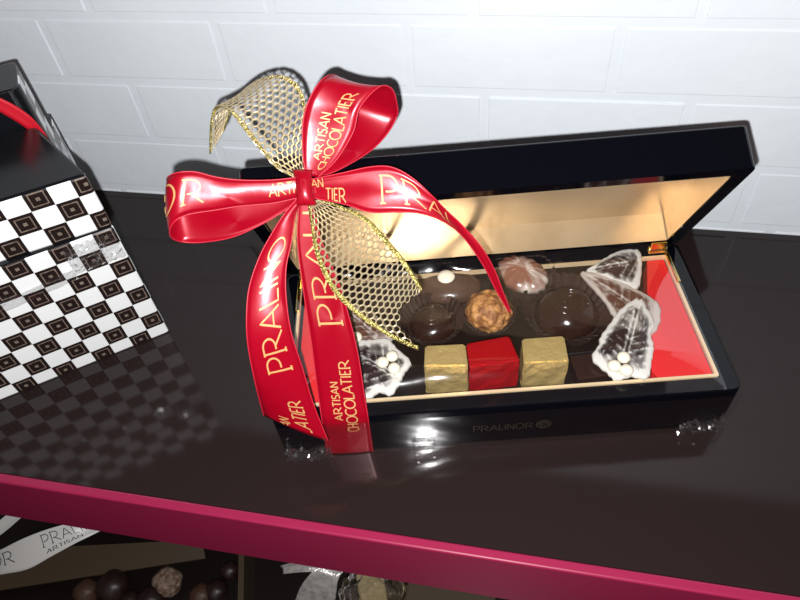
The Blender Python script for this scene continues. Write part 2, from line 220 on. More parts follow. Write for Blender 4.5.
def lathe(profile, n=48, cx=0, cy=0, cz=0, fn=None):
    v, f = [], []
    for j, (r, z) in enumerate(profile):
        for k in range(n):
            a = 2 * math.pi * k / n; rr = r if fn is None else fn(r, z, a, j)
            v.append((cx + rr * math.cos(a), cy + rr * math.sin(a), cz + z))
    for j in range(len(profile) - 1):
        for k in range(n): f.append((j * n + k, j * n + (k + 1) % n, (j + 1) * n + (k + 1) % n, (j + 1) * n + k))
    f.append(tuple(range(n))); f.append(tuple(range((len(profile) - 1) * n, len(profile) * n)))
    return v, f
def dome(r, h, n=10):
    return [(r * math.cos(a), h * math.sin(a)) for a in [math.pi / 2 * k / n for k in range(n)]] + [(r * 0.02, h)]
def hashn(*a):
    x = math.sin(sum(c * k for c, k in zip(a, (127.1, 311.7, 74.7)))) * 43758.5453
    return x - math.floor(x)

# ---------------------------------------------------------------- ribbons
def cat(p0, p1, p2, p3, t):
    return 0.5 * ((2 * p1) + (p2 - p0) * t + (2 * p0 - 5 * p1 + 4 * p2 - p3) * t * t + (3 * p1 - p0 - 3 * p2 + p3) * t ** 3)
class Strip:
    """a surface between two edge curves; at(s, t): s in metres along it, t 0..1 across"""
    def __init__(self, secs, n=8, camber=0.0, reverse=False):
        A = [V(a) for a, b in secs]; B = [V(b) for a, b in secs]
        def dense(P):
            P = [P[0] * 2 - P[1]] + P + [P[-1] * 2 - P[-2]]; o = []
            for i in range(1, len(P) - 2):
                for k in range(n): o.append(cat(P[i - 1], P[i], P[i + 1], P[i + 2], k / n))
            return o + [P[-2]]
        self.A, self.B = dense(A), dense(B); self.camber = camber
        self.cum = [0.0]
        mid = [(a + b) / 2 for a, b in zip(self.A, self.B)]
        for i in range(1, len(mid)): self.cum.append(self.cum[-1] + (mid[i] - mid[i - 1]).length)
        self.len = self.cum[-1]
    def nrm(self, i):
        i0, i1 = max(0, i - 1), min(len(self.A) - 1, i + 1)
        d = (self.A[i1] + self.B[i1]) - (self.A[i0] + self.B[i0]); n = d.cross(self.B[i] - self.A[i])
        return n.normalized() if n.length > 1e-12 else V((0, 0, 1))
    def pt(self, i, t):
        return self.A[i].lerp(self.B[i], t) + self.nrm(i) * (self.camber * (1 - (2 * t - 1) ** 2))
    def at(self, s, t):
        s = min(max(s, 0), self.len); i = 0
        while i < len(self.cum) - 2 and self.cum[i + 1] < s: i += 1
        f = (s - self.cum[i]) / max(1e-9, self.cum[i + 1] - self.cum[i])
        return self.pt(i, t).lerp(self.pt(i + 1, t), f), self.nrm(i).lerp(self.nrm(i + 1), f).normalized()
    def mesh(self, na=8):
        v, f = [], []; n = len(self.A)
        for i in range(n):
            for j in range(na + 1): v.append(self.pt(i, j / na))
        for i in range(n - 1):
            for j in range(na): a = i * (na + 1) + j; f.append((a, a + 1, a + na + 2, a + na + 1))
        return v, f
def tube(path, r, n=6, wob=0.0):
    v, f = [], []; m = len(path)
    for i, p in enumerate(path):
        d = (path[min(i + 1, m - 1)] - path[max(i - 1, 0)]); d = d.normalized() if d.length else V((0, 0, 1))
        u = d.cross(V((0.3, 0.2, 0.93))).normalized(); w = d.cross(u); rr = r * (1 + wob * (i % 2))
        for k in range(n): a = 2 * math.pi * k / n; v.append(p + u * (rr * math.cos(a)) + w * (rr * math.sin(a)))
    for i in range(m - 1):
        for k in range(n): f.append((i * n + k, i * n + (k + 1) % n, (i + 1) * n + (k + 1) % n, (i + 1) * n + k))
    f.append(tuple(range(n))[::-1]); f.append(tuple(range((m - 1) * n, m * n)))
    return v, f
def edge_path(st, t, step=0.0009):
    n = max(4, int(st.len / step)); return [st.at(st.len * i / n, t)[0] for i in range(n + 1)]

# ---------------------------------------------------------------- stroke lettering
def arc(cx, cy, rx, ry, a0, a1, n=14):
    return [(cx + rx * math.cos(math.radians(a0 + (a1 - a0) * k / n)), cy + ry * math.sin(math.radians(a0 + (a1 - a0) * k / n))) for k in range(n + 1)]
GL = {
 'P': (0.66, [[(0.08, 0), (0.08, 1)], [(0.0, 0), (0.18, 0)], [(0.0, 1), (0.34, 1)] + arc(0.34, 0.71, 0.30, 0.29, 90, -90) + [(0.2, 0.42)]]),
 'R': (0.80, [[(0.08, 0), (0.08, 1)], [(0.0, 0), (0.18, 0)], [(0.0, 1), (0.34, 1)] + arc(0.34, 0.71, 0.30, 0.29, 90, -90) + [(0.2, 0.42)], [(0.34, 0.42), (0.80, 0)]]),
 'A': (0.74, [[(0, 0), (0.37, 1), (0.74, 0)], [(0.12, 0.32), (0.62, 0.32)]]),
 'L': (0.46, [[(0.06, 1), (0.06, 0), (0.46, 0)]]),
 'I': (0.14, [[(0.07, 0), (0.07, 1)]]),
 'N': (0.68, [[(0.05, 0), (0.05, 1), (0.63, 0), (0.63, 1)]]),
 'O': (0.86, [arc(0.43, 0.5, 0.40, 0.5, 0, 360, 28)]),
 'S': (0.48, [arc(0.24, 0.75, 0.21, 0.25, 35, 270) + arc(0.24, 0.25, 0.21, 0.25, 90, -145)]),
 'T': (0.56, [[(0, 1), (0.56, 1)], [(0.28, 1), (0.28, 0)]]),
 'C': (0.66, [arc(0.40, 0.5, 0.38, 0.5, 50, 310, 22)]),
 'H': (0.60, [[(0.05, 0), (0.05, 1)], [(0.55, 0), (0.55, 1)], [(0.05, 0.5), (0.55, 0.5)]]),
 'E': (0.46, [[(0.44, 1), (0.06, 1), (0.06, 0), (0.44, 0)], [(0.06, 0.5), (0.36, 0.5)]]),
}
def strokes(text, gap=0.16, narrow=1.0, deco=False):
    x, out = 0.0, []
    for c in text:
        w, ps = GL[c]
        for p in ps: out.append([(x + a * narrow, b) for a, b in p])
        x += (w + (gap * (0.35 if deco and c in 'OC' else 1))) * narrow
    return x - gap * narrow, out
def letter_mesh(text, fn, sw=0.07, gap=0.16, narrow=1.0, keep=None, deco=False):
    """fn(x, y) -> 3D point, x along the line and y 0..1 up, both in letter heights"""
    tot, ps = strokes(text, gap, narrow, deco); v, f = [], []
    for p in ps:
        q_ = []
        for (x0, y0), (x1, y1) in zip(p, p[1:]):
            k = max(1, int(math.hypot(x1 - x0, y1 - y0) / 0.12))
            q_ += [(x0 + (x1 - x0) * i / k, y0 + (y1 - y0) * i / k) for i in range(k)]
        q_.append(p[-1]); b = len(v); m = len(q_)
        if keep and not all(keep(x, y) for x, y in q_): 
            q_ = [c for c in q_ if keep(*c)]; m = len(q_)
            if m < 2: continue
        for i, (x, y) in enumerate(q_):
            dx = q_[min(i + 1, m - 1)][0] - q_[max(i - 1, 0)][0]; dy = q_[min(i + 1, m - 1)][1] - q_[max(i - 1, 0)][1]
            l = math.hypot(dx, dy) or 1; nx, ny = -dy / l * sw / 2, dx / l * sw / 2
            v.append(fn(x + nx, y + ny, tot)); v.append(fn(x - nx, y - ny, tot))
        for i in range(m - 1): f.append((b + 2 * i, b + 2 * i + 1, b + 2 * i + 3, b + 2 * i + 2))
    return v, f
CAMP = V(CAM['loc'])
def on_strip(st, s_of, t_of, lift=0.0005):
    def fn(x, y, tot):
        p, n = st.at(s_of(x, y, tot), t_of(x, y, tot))
        if n.dot(CAMP - p) < 0: n = -n
        return p + n * lift
    return fn

# ================================================================= THE SETTING
def wall():
    bm = bmesh.new()
    def quad_box(x0, x1, y0, y1, z0, z1):
        v, f = boxv(x0, x1, y0, y1, z0, z1); vs = [bm.verts.new(p) for p in v]
        for a in f: bm.faces.new([vs[i] for i in a])
    x0, x1 = -0.85, 0.95
    rows = [-0.45 + 0.0507 * k for k in range(9)] + [0.0040, 0.0557, 0.1081, 0.1579, 0.208, 0.259, 0.310, 0.361, 0.412]
    offs = {10: 0.018 + 0.0, 11: -0.0180, 12: -0.0690, 13: -0.0258, 14: -0.09, 15: -0.02, 9: -0.09}
    j = 0.0032
    for r in range(len(rows) - 1):
        off = {9: 0.0367, 10: -0.0180, 11: -0.0690, 12: -0.0258}.get(r, (-0.07, 0.0)[r % 2])
        k0 = int((x0 - off) / 0.1326) - 1
        for k in range(k0, k0 + 18):
            a = off + k * 0.1326; b = a + 0.1326
            a, b = max(a + j, x0), min(b - j, x1)
            if b - a < 0.01: continue
            dy = 0.0006 * (hashn(r, k) - 0.5)
            quad_box(a, b, 0.0 + dy, 0.02, rows[r] + j, rows[r + 1] - j)
    bmesh.ops.bevel(bm, geom=list(bm.edges), offset=0.0008, segments=2, affect='EDGES', profile=0.6)
    nb = len(bm.faces)
    quad_box(x0, x1, 0.0007, 0.045, rows[0] - 0.0, rows[-1])
    bm.faces.ensure_lookup_table()
    for q_ in list(bm.faces)[nb:]: q_.material_index = 1
    me = bpy.data.meshes.new('wall_back'); bm.to_mesh(me); bm.free(); me.materials.append(M['wall']); me.materials.append(M['mortar'])
    o = bpy.data.objects.new('wall_back', me); COL.objects.link(o); tag(o, kind='structure', label='white painted brick wall behind the shelf', cat='wall')
wall()
XL, XR = -0.75, 0.85
v, f = boxv(-1.6, 1.7, -2.4, 0.045, -1.02, -1.0)
tag(mk('floor', v, f, 'tray', smooth=False), kind='structure')
# the shelf the boxes stand on
sh = thing('display_shelf', (0, -S / 2, -ET), 'glossy dark brown shelf with raspberry front edge carrying the gift boxes', 'shelf')
v, f = boxv(XL, XR, -S + 0.006, -0.0008, -ET, 0); o = mk('shelf_board', v, f, 'shelf', sh, origin=(0, -S / 2, -ET), smooth=False)
v, f = boxv(XL, XR, -S, -S + 0.006, -ET, 0.0); o = mk('front_edging', v, f, 'edge', sh, origin=(0, -S / 2, -ET), smooth=False); bev(o, 0.0012)
o['label'] = 'raspberry red front edge'
v, f = boxv(XL, XR, -0.62, -0.0008, -0.44, -0.40)
o = mk('display_shelf', v, f, 'tray', origin=(0, -0.3, -0.44), smooth=False); tag(o, 'shadowed lower shelf under the raspberry edge, holding loose chocolates', 'shelf'); bev(o, 0.002)

# ================================================================= THE OPEN CHOCOLATE BOX
def L2W(p):
    c, s = math.cos(PSI), math.sin(PSI); return V((BX + c * p[0] - s * p[1], BY + s * p[0] + c * p[1], p[2]))
def lidxf(p):
    a, b = p[1] - D, p[2] - HB; c, s = math.cos(TH), math.sin(TH)
    return (p[0], D + a * c + b * s, HB + 0.0004 - a * s + b * c)
cb = thing('chocolate_box', (BX, BY, 0), 'long black lacquered chocolate box with its gold lined lid propped open', 'box', rz=PSI)
FL = 0.023
v, f = shell(W, D, HB, 0.0, TW, FL); base = bev(mk('base', v, f, 'black', cb, smooth=False), 0.0012)
v, f = lining(W, D, HB - 0.0003, FL + 0.0012, TW, 0.0003); mk('base_lining', v, f, 'tray', cb, smooth=False)
# gilt edging round the inside of the base
i0 = rrect(TW - 0.0004, W - TW + 0.0004, TW - 0.0004, D - TW + 0.0004, 0.0014); i1 = rrect(TW + 0.0014, W - TW - 0.0014, TW + 0.0014, D - TW - 0.0014, 0.0010); n = len(i0)
v = [(x, y, HB - 0.0015) for x, y in i0] + [(x, y, HB + 0.0009) for x, y in i0] + [(x, y, HB + 0.0009) for x, y in i1] + [(x, y, HB - 0.0015) for x, y in i1]
f = [(b * n + k, b * n + (k + 1) % n, ((b + 1) % 4) * n + (k + 1) % n, ((b + 1) % 4) * n + k) for k in range(n) for b in range(4)]
mk('gilt_edging', v, f, 'gold_edge', cb, smooth=False)['label'] = 'thin gold edging of the base'
v, f = shell(W, D, HB, HB + HL, TL, HB + HL - TP, xf=lidxf); lid = bev(mk('lid', v, f, 'black', cb, smooth=False), 0.0013)
v, f = lining(W, D, HB + 0.0004, HB + HL - TP, TL, 0.0004, xf=lidxf); mk('lid_lining', v, f, 'gold_lining', lid, smooth=False)['label'] = 'gold foil lining of the lid'
for s_, x in ((0, TW + 0.006), (1, W - TW - 0.006)):
    hz = HB + 0.004; hy = D - 0.0065
    pts = []
    path = [V((x - 0.006 + 0.012 * k / 12, hy, hz)) for k in range(13)]
    v, f = tube(path, 0.0026, 12, 0.18); h = mk('hinge', v, f, 'brass', cb); h['label'] = 'brass hinge'
    xs = 1 if s_ else -1
    v, f = boxv(x + xs * 0.006 - 0.0012, x + xs * 0.006 + 0.0012, D - 0.035, D - 0.008, HB + 0.0012, HB + 0.0030); bev(mk('hinge_arm', v, f, 'brass', h, smooth=False), 0.0005)
    v, f = boxv(x - 0.005, x + 0.005, D - 0.0085, D - 0.0072, HB + 0.003, HB + 0.011); bev(mk('hinge_plate', v, f, 'brass', h, smooth=False), 0.0004)
# red cards at both ends of the tray
def in_box(P): 
    d = V(P) - V((BX, BY, 0)); c, s = math.cos(PSI), math.sin(PSI); return (c * d.x + s * d.y, -s * d.x + c * d.y)
rp = [in_box(p) for p in REDR]; rp = [(min(x, W - TW - 0.002), min(max(y, TW + 0.002), D - TW - 0.002)) for x, y in rp]
def slab(poly, z0, z1):
    n = len(poly); v = [(x, y, z0) for x, y in poly] + [(x, y, z1) for x, y in poly]
    return v, [tuple(range(n))[::-1], tuple(range(n, 2 * n))] + [(k, (k + 1) % n, n + (k + 1) % n, n + k) for k in range(n)]
v, f = slab(rp, FL + 0.0012, 0.0366); mk('end_card', v, f, 'red_card', cb, smooth=False)['label'] = 'red card filling the right end'
v, f = slab([(TW + 0.002, TW + 0.002), (TW + 0.026, TW + 0.002), (TW + 0.024, D - TW - 0.002), (TW + 0.002, D - TW - 0.002)], FL + 0.0012, 0.0300)
mk('end_card', v, f, 'red_card', cb, smooth=False)['label'] = 'red card filling the left end'
# faint gold lettering and emblem on the front
v, f = letter_mesh('PRALINOR', lambda x, y, tot: (0.113 + x * 0.0058, -0.0003, 0.0135 + y * 0.0058), sw=0.10, gap=0.12)
M['dull_gold'] = pmat('dull_gold_print', (0.030, 0.022, 0.012), 0.5)
mk('lettering', v, f, 'dull_gold', cb, smooth=False)['label'] = 'faint gold lettering'
v, f = [], []
for rr in (0.0044, 0.0030):
    b = len(v)
    for k in range(28):
        a = 2 * math.pi * k / 28; v += [(0.1535 + rr * math.cos(a), -0.0003, 0.0165 + rr * math.sin(a)), (0.1535 + (rr - 0.0007) * math.cos(a), -0.0003, 0.0165 + (rr - 0.0007) * math.sin(a))]
    for k in range(28): m = (k + 1) % 28; f.append((b + 2 * k, b + 2 * m, b + 2 * m + 1, b + 2 * k + 1))
v2, f2 = letter_mesh('P', lambda x, y, tot: (0.1520 + x * 0.0042, -0.0003, 0.0145 + y * 0.0042), sw=0.16); b = len(v); v += v2; f += [tuple(i + b for i in a) for a in f2]
mk('emblem', v, f, 'dull_gold', cb, smooth=False)['label'] = 'round gold emblem'

# ================================================================= CHOCOLATES
def foil_cube(c, label, mat, group):
    t = [V(p) for p in c['top']]; b0, b1 = [V(p) for p in c['bot']]; zb = FL + 0.0014
    # footprint: under the front edge and the back edge, slightly larger than the top
    fl, fr, br, bl = t; cen = (fl + fr + br + bl) / 4
    foot = [V(((p - cen).x * 1.012 + cen.x, (p - cen).y * 1.012 + cen.y, zb)) for p in t]
    vv = foot + t; o = V((cen.x, cen.y, zb))
    bm = bmesh.new(); vs = [bm.verts.new(p - o) for p in vv]
    for a in ((3, 2, 1, 0), (4, 5, 6, 7), (0, 1, 5, 4), (1, 2, 6, 5), (2, 3, 7, 6), (3, 0, 4, 7)): bm.faces.new([vs[i] for i in a])
    bmesh.ops.bevel(bm, geom=list(bm.edges), offset=0.0010, segments=2, affect='EDGES')
    bmesh.ops.subdivide_edges(bm, edges=list(bm.edges), cuts=4, use_grid_fill=True)
    for v_ in bm.verts:
        k = 0.0009 if v_.co.z < (t[0].z - zb) * 0.90 else 0.0001
        v_.co += V((hashn(v_.co.x * 900, v_.co.y * 700, v_.co.z * 800) - .5, hashn(v_.co.y * 900, v_.co.z * 700) - .5, 0.3 * (hashn(v_.co.z * 900, v_.co.x * 700) - .5))) * k
        v_.co.z = max(v_.co.z, 0)
    me = bpy.data.meshes.new('foil_praline'); bm.to_mesh(me); bm.free(); me.materials.append(M[mat])
    ob = bpy.data.objects.new('foil_praline', me); COL.objects.link(ob); ob.location = o
    return tag(ob, label, 'chocolate', group)
foil_cube(CUBE['gl'], 'gold foil wrapped praline left of the red foil one, in the open box', 'gold_foil', 'foil wrapped pralines along the front')
foil_cube(CUBE['rd'], 'red foil wrapped cube praline between the two gold ones', 'red_foil', 'foil wrapped pralines along the front')
foil_cube(CUBE['gr'], 'gold foil wrapped praline right of the red foil one, in the open box', 'gold_foil', 'foil wrapped pralines along the front')

def paper_cup(parent, r0, r1, h, z0=0.0, n=64):
    def fn(r, z, a, j): return r * (1 + 0.035 * (1 if int(round(a / (2 * math.pi) * n)) % 2 else -1))
    prof = [(r0 * 0.05, z0 + 0.0002), (r0, z0 + 0.0002), (r0 + (r1 - r0) * 0.5, z0 + h * 0.5), (r1, z0 + h)]
    v, f = lathe(prof, n, fn=fn); f = f[:-1]
    o = mk('paper_cup', v, f, 'cup', parent, smooth=False); solid(o, 0.00025); o['label'] = 'pleated brown paper cup'; return o
ZF = FL + 0.0016
def choc(name, P, label, cat_='chocolate', group='pralines in the open box'):
    return thing(name, (P[0], P[1], ZF), label, cat_, group)
# crunchy truffle
t = choc('crunch_truffle', AT['truffle'], 'tan nut crunch truffle standing behind the red foil cube')
paper_cup(t, 0.0115, 0.0165, 0.010)
bm = bmesh.new(); bmesh.ops.create_icosphere(bm, subdivisions=5, radius=0.0138)
for v_ in bm.verts:
    d = v_.co.normalized(); k = 0
    for q_ in range(70):
        c = V((math.cos(q_ * 2.4) * math.sqrt(1 - (1 - 2 * (q_ + .5) / 70) ** 2), math.sin(q_ * 2.4) * math.sqrt(1 - (1 - 2 * (q_ + .5) / 70) ** 2), 1 - 2 * (q_ + .5) / 70))
        k = max(k, (d.dot(c) - 0.955) / 0.045 * (0.5 + hashn(q_, 3)))
    v_.co = d * (0.0132 + 0.0014 * max(0, k)); v_.co.z = v_.co.z * 0.85 + 0.0118
me = bpy.data.meshes.new('truffle'); bm.to_mesh(me); bm.free(); me.materials.append(M['crunch'])
for p in me.polygons: p.use_smooth = True
o = bpy.data.objects.new('truffle', me); COL.objects.link(o); o.parent = t
# round dark pralines in cups
def dark_praline(P, r, h, cup, label, lift=0.004):
    t = choc('dark_praline', P, label); paper_cup(t, *cup)
    def fn(rr, z, a, j): return rr * (1 + 0.05 * math.sin(3 * a + z * 300) * (z / (h + lift)))
    prof = [(r * 0.7, lift), (r * 0.96, lift + 0.001)] + [(a, b + lift + 0.002) for a, b in dome(r, h)]
    v, f = lathe(prof, 40, fn=fn); mk('shell', v, f, 'dark', t)
    pth = [V((r * (0.62 - 0.5 * k / 40) * math.cos(k * 0.42), r * (0.62 - 0.5 * k / 40) * math.sin(k * 0.42), lift + 0.0018 + h * math.sqrt(max(0, 1 - (0.62 - 0.5 * k / 40) ** 2)))) for k in range(41)]
    v, f = tube(pth, 0.0010, 8); mk('piped_swirl', v, f, 'dark', t); return t
dark_praline(AT['darkr'], 0.0200, 0.0140, (0.0205, 0.0275, 0.0150), 'large dark praline in a wide pleated cup beside the right gold cube')
dark_praline(AT['darkl'], 0.0150, 0.0090, (0.0155, 0.0205, 0.0110), 'dark praline in a pleated cup behind the left gold cube', lift=0.002)
# scallop shell
t = choc('shell_praline', AT['shell'], 'white swirled seashell praline at the back of the box')
paper_cup(t, 0.0165, 0.0220, 0.0140)
NV, NU = 72, 16; v, f = [], []; ang = math.radians(-35)
for j in range(NU + 1):
    rho = j / NU
    for k in range(NV):
        a = 2 * math.pi * k / NV; rib = 1 + 0.025 * rho * math.cos(a * 15)
        x = 0.0185 * rho * math.cos(a) * rib; y = 0.0145 * rho * math.sin(a) * rib
        z = 0.0120 + 0.0085 * math.sqrt(max(0, 1 - rho ** 2)) * (1 + 0.06 * math.cos(a * 15) * rho)
        v.append((x * math.cos(ang) - y * math.sin(ang), x * math.sin(ang) + y * math.cos(ang), z))
for j in range(NU):
    for k in range(NV): f.append((j * NV + k, j * NV + (k + 1) % NV, (j + 1) * NV + (k + 1) % NV, (j + 1) * NV + k))
f.append(tuple(range(NU * NV, NU * NV + NV)))
mk('shell', v, f, 'swirl', t)
# oval milk praline with a white drop
t = choc('oval_praline', AT['oval'], 'oval milk chocolate praline topped with one white drop')
def oval(r, z, a, j): return r * (1.0 / math.sqrt((math.cos(a - 0.1) / 1.25) ** 2 + (math.sin(a - 0.1) / 0.85) ** 2))
paper_cup(t, 0.0165, 0.0205, 0.008)
v, f = lathe([(0.013, 0.003), (0.0170, 0.004)] + [(a, b + 0.006) for a, b in dome(0.0172, 0.0085)], 48, fn=oval); mk('shell', v, f, 'milk', t)
v, f = lathe([(a, b) for a, b in dome(0.0058, 0.0032)], 28, -0.002, 0.001, 0.0138); mk('white_drop', v, f, 'white_choc', t)['label'] = 'white chocolate drop'
# dark square piece
x, y, _ = AT['sq']
o = mk('chocolate_square', *boxv(-0.0085, 0.0095, -0.008, 0.009, 0, 0.0115), 'dark', smooth=False); bev(o, 0.0012)
o.location = (x, y, ZF); o.rotation_euler = (0, 0, PSI + 0.1); tag(o, 'small dark chocolate square between the gold cube and marbled leaf', 'chocolate', 'pralines in the open box')
# marbled leaves
def leaf(outline, mat, label, berries=None, thick=0.004, dome_h=0.0028, z_drop=0.0, axis=None):
    P = [V(p) for p in outline]; n = len(P); c = sum(P, V()) / n; zt = c.z - z_drop; o = V((c.x, c.y, zt - thick))
    fine = []
    for i in range(n):                              # serrated rim
        for k in range(4):
            q_ = cat(P[i - 1], P[i], P[(i + 1) % n], P[(i + 2) % n], k / 4); d = (q_ - c); fine.append(c + d * (1 + (0.018 if k % 2 else -0.012)))
    N = len(fine); v, f, wh = [], [], []
    rings = [(0.96, -thick), (1.0, -thick * 0.45), (0.985, 0.0)] + [(1 - 0.06 * k, 0.0004 + (dome_h - 0.0004) * (math.sin(math.pi / 2 * k / 16)) ** 1.5) for k in range(1, 17)]
    ax = ((P[0] - c) if axis is None else V(axis)); ax.z = 0; ax.normalize(); perp = V((-ax.y, ax.x, 0))
    for s_, dz in rings:
        for p in fine:
            d = (p - c) * s_; vein = abs(d.dot(perp)); along = d.dot(ax); rib_ = math.cos((along - vein * 0.8) * 1150)
            g = -0.0010 * math.exp(-(vein / 0.0010) ** 2) + 0.0003 * rib_
            v.append(V((c.x + d.x, c.y + d.y, zt + dz + (g if dz > -0.001 else 0))) - o)
            wh.append(min(1, max(0, (s_ - 0.62) / 0.30)) ** 1.5 * 0.55 + 0.28 * max(0, rib_) ** 6 + 0.30 * math.exp(-((vein - 0.0012) / 0.0006) ** 2))
    for j in range(len(rings) - 1):
        for k in range(N): f.append((j * N + k, j * N + (k + 1) % N, (j + 1) * N + (k + 1) % N, (j + 1) * N + k))
    f.append(tuple(range(N))[::-1]); f.append(tuple(range((len(rings) - 1) * N, len(rings) * N)))
    if berries:
        t = thing('leaf_praline', o, label, 'chocolate', 'pralines in the open box'); body_ = mk('leaf', v, f, mat, t)
        # pale rim of the leaf
        for b in berries:
            b = V(b) - o; pr = [(0.0004, -0.003)] + [(0.0037 * math.cos(a), 0.0030 * math.sin(a)) for a in [math.radians(-70 + 16 * k) for k in range(11)]]
            vv, ff = lathe(pr, 20, b.x, b.y, b.z - 0.0012); mk('berry', vv, ff, 'white_choc', t)['label'] = 'round white berry'
    else:
        t = body_ = mk('leaf_praline', v, f, mat); t.location = o; tag(t, label, 'chocolate', 'pralines in the open box')
    at_ = body_.data.attributes.new('pale', 'FLOAT', 'POINT'); at_.data.foreach_set('value', wh)
    return t
leaf(LEAF['front'], 'marble', 'large marbled leaf praline with three white berries, overlapping the right red card', BERRY['front'])
leaf(LEAF['mid'], 'marble_milk', 'brown and white marbled leaf praline tucked under the berry leaf', dome_h=0.001, thick=0.003, z_drop=0.0005)
leaf(LEAF['back'], 'marble', 'grey marbled leaf praline at the back beside the red card', thick=0.006)
leaf(LEAF['left'], 'marble', 'marbled leaf praline with three white berries beside the upright red ribbon', BERRY['left'])
leaf(LEAF['lback'], 'marble_milk', 'brown marbled leaf praline with one white berry, partly hidden by the ribbon', BERRY['lback'], dome_h=0.0015, thick=0.003)

# ================================================================= RED BOW
KN = V(RIB['band'][0][0]).lerp(V(RIB['band'][0][1]), .5)
bow = thing('ribbon_bow', KN, 'red satin bow with gold lettering tied round the open chocolate box', 'ribbon')
ST = {}
for nm, part, cam_ in (('band', 'band', 0.0004), ('top_loop', 'loop', 0.0012), ('left_loop', 'loop', 0.0012), ('right_tail', 'tail', 0.0010), ('left_tail', 'tail', 0.0012)):
    st = Strip(RIB[nm], 8, cam_); ST[nm] = st
    v, f = st.mesh(8); o = mk(part, v, f, 'satin', bow, origin=KN); solid(o, 0.0003)
    ST[nm + '_o'] = o
    for t_ in (0.0, 1.0):
        vv, ff = tube(edge_path(st, t_, 0.0007), 0.00026, 5, 0.7); mk('picot_edge', vv, ff, 'picot', o, origin=KN)
ST['band_o']['label'] = 'straight ribbon running down the front of the box'; ST['top_loop_o']['label'] = 'upright loop'; ST['left_loop_o']['label'] = 'loop lying to the left'
ST['right_tail_o']['label'] = 'tail twisting over the chocolates'; ST['left_tail_o']['label'] = 'slant cut tail hanging left of the band'
def ribbon_text(nm, text, s0, s1, t_base, t_top, sw=0.085, gap=0.16, keep=None, deco=False, parent=None, mat='print_gold', name='lettering'):
    """text runs from s0 to s1 along the strip, its feet at t_base and its tops at t_top"""
    st = ST[nm]
    fn = on_strip(st, lambda x, y, tot: s0 + (s1 - s0) * x / tot, lambda x, y, tot: t_base + (t_top - t_base) * y)
    v, f = letter_mesh(text, fn, sw, gap, keep=keep, deco=deco); mk(name, v, f, mat, parent or ST[nm + '_o'], smooth=False, origin=KN)
ST_LEN = {k: s.len for k, s in ST.items() if isinstance(s, Strip)}
def clip_s(text, s0, s1, lim, gap=0.16, deco=False):
    tot, _ = strokes(text, gap, 1.0, deco); return lambda x, y: (s0 + (s1 - s0) * x / tot) <= lim
ribbon_text('top_loop', 'ARTISAN', 0.0088, 0.0315, 0.50, 0.31, 0.13, 0.12)
ribbon_text('top_loop', 'CHOCOLATIER', 0.0040, 0.0435, 0.80, 0.57, 0.12, 0.10, deco=True)
ribbon_text('left_loop', 'OR', 0.0700, 0.0460, 0.74, 0.18, 0.065)
ribbon_text('left_loop', 'ARTI', 0.0152, 0.0030, 0.70, 0.16, 0.11, 0.10)
ribbon_text('right_tail', 'AN', 0.0015, 0.0075, 0.44, 0.04, 0.11, 0.10)
ribbon_text('right_tail', 'TIER', 0.0085, 0.0185, 0.94, 0.50, 0.11, 0.10)
ribbon_text('right_tail', 'PRAL', 0.0355, 0.0790, 0.80, 0.20, 0.065, 0.14)
ribbon_text('left_tail', 'PRALINO', 0.0940, 0.0240, 0.80, 0.32, 0.075, 0.09)
ribbon_text('left_tail', 'ARTISAN', 0.1480, 0.1250, 0.45, 0.28, 0.13, 0.12, keep=clip_s('ARTISAN', 0.148, 0.125, 0.1312, 0.12))
ribbon_text('left_tail', 'CHOCOLATIER', 0.1530, 0.1115, 0.78, 0.54, 0.12, 0.10, deco=True, keep=clip_s('CHOCOLATIER', 0.153, 0.1115, 0.1312, 0.10, True))
ribbon_text('band', 'PRALI', 0.0705, 0.0080, 0.81, 0.26, 0.07, 0.14)
ribbon_text('band', 'ARTISAN', 0.1260, 0.1030, 0.46, 0.29, 0.13, 0.12)
ribbon_text('band', 'CHOCOLATIER', 0.1375, 0.0905, 0.77, 0.54, 0.12, 0.10, deco=True)

# knot
kp = [(0.0, 0.0)]
v, f = [], []
ka, kb = V(RIB['top_loop'][0][0]).lerp(V(RIB['top_loop'][0][1]), .5), KN
RGT, UP, BK = (V(a) for a in CAM['R'])
kc = V(RIB['left_loop'][0][0]).lerp(V(RIB['right_tail'][0][0]), .5) * 0.5 + V(RIB['left_loop'][0][1]).lerp(V(RIB['right_tail'][0][1]), .5) * 0.5
NU, NV = 24, 18
for j in range(NU + 1):
    a = j / NU * 2 - 1                                  # down the knot
    hw = 0.0040 + 0.0010 * a * a
    for k in range(NV):
        b = 2 * math.pi * k / NV; cr = 1 + 0.05 * math.sin(5 * b + 2 * a)
        v.append(kc + BK * 0.0005 + UP * (-a * 0.0086 * (1)) + RGT * (hw * math.cos(b) * cr + 0.0008 * a) + BK * (0.0042 * math.sqrt(max(0.05, 1 - a * a * 0.9)) * math.sin(b) * cr))
for j in range(NU):
    for k in range(NV): f.append((j * NV + k, j * NV + (k + 1) % NV, (j + 1) * NV + (k + 1) % NV, (j + 1) * NV + k))
f.append(tuple(range(NV))); f.append(tuple(range(NU * NV, NU * NV + NV)))
mk('knot', v, f, 'satin', bow, origin=KN)

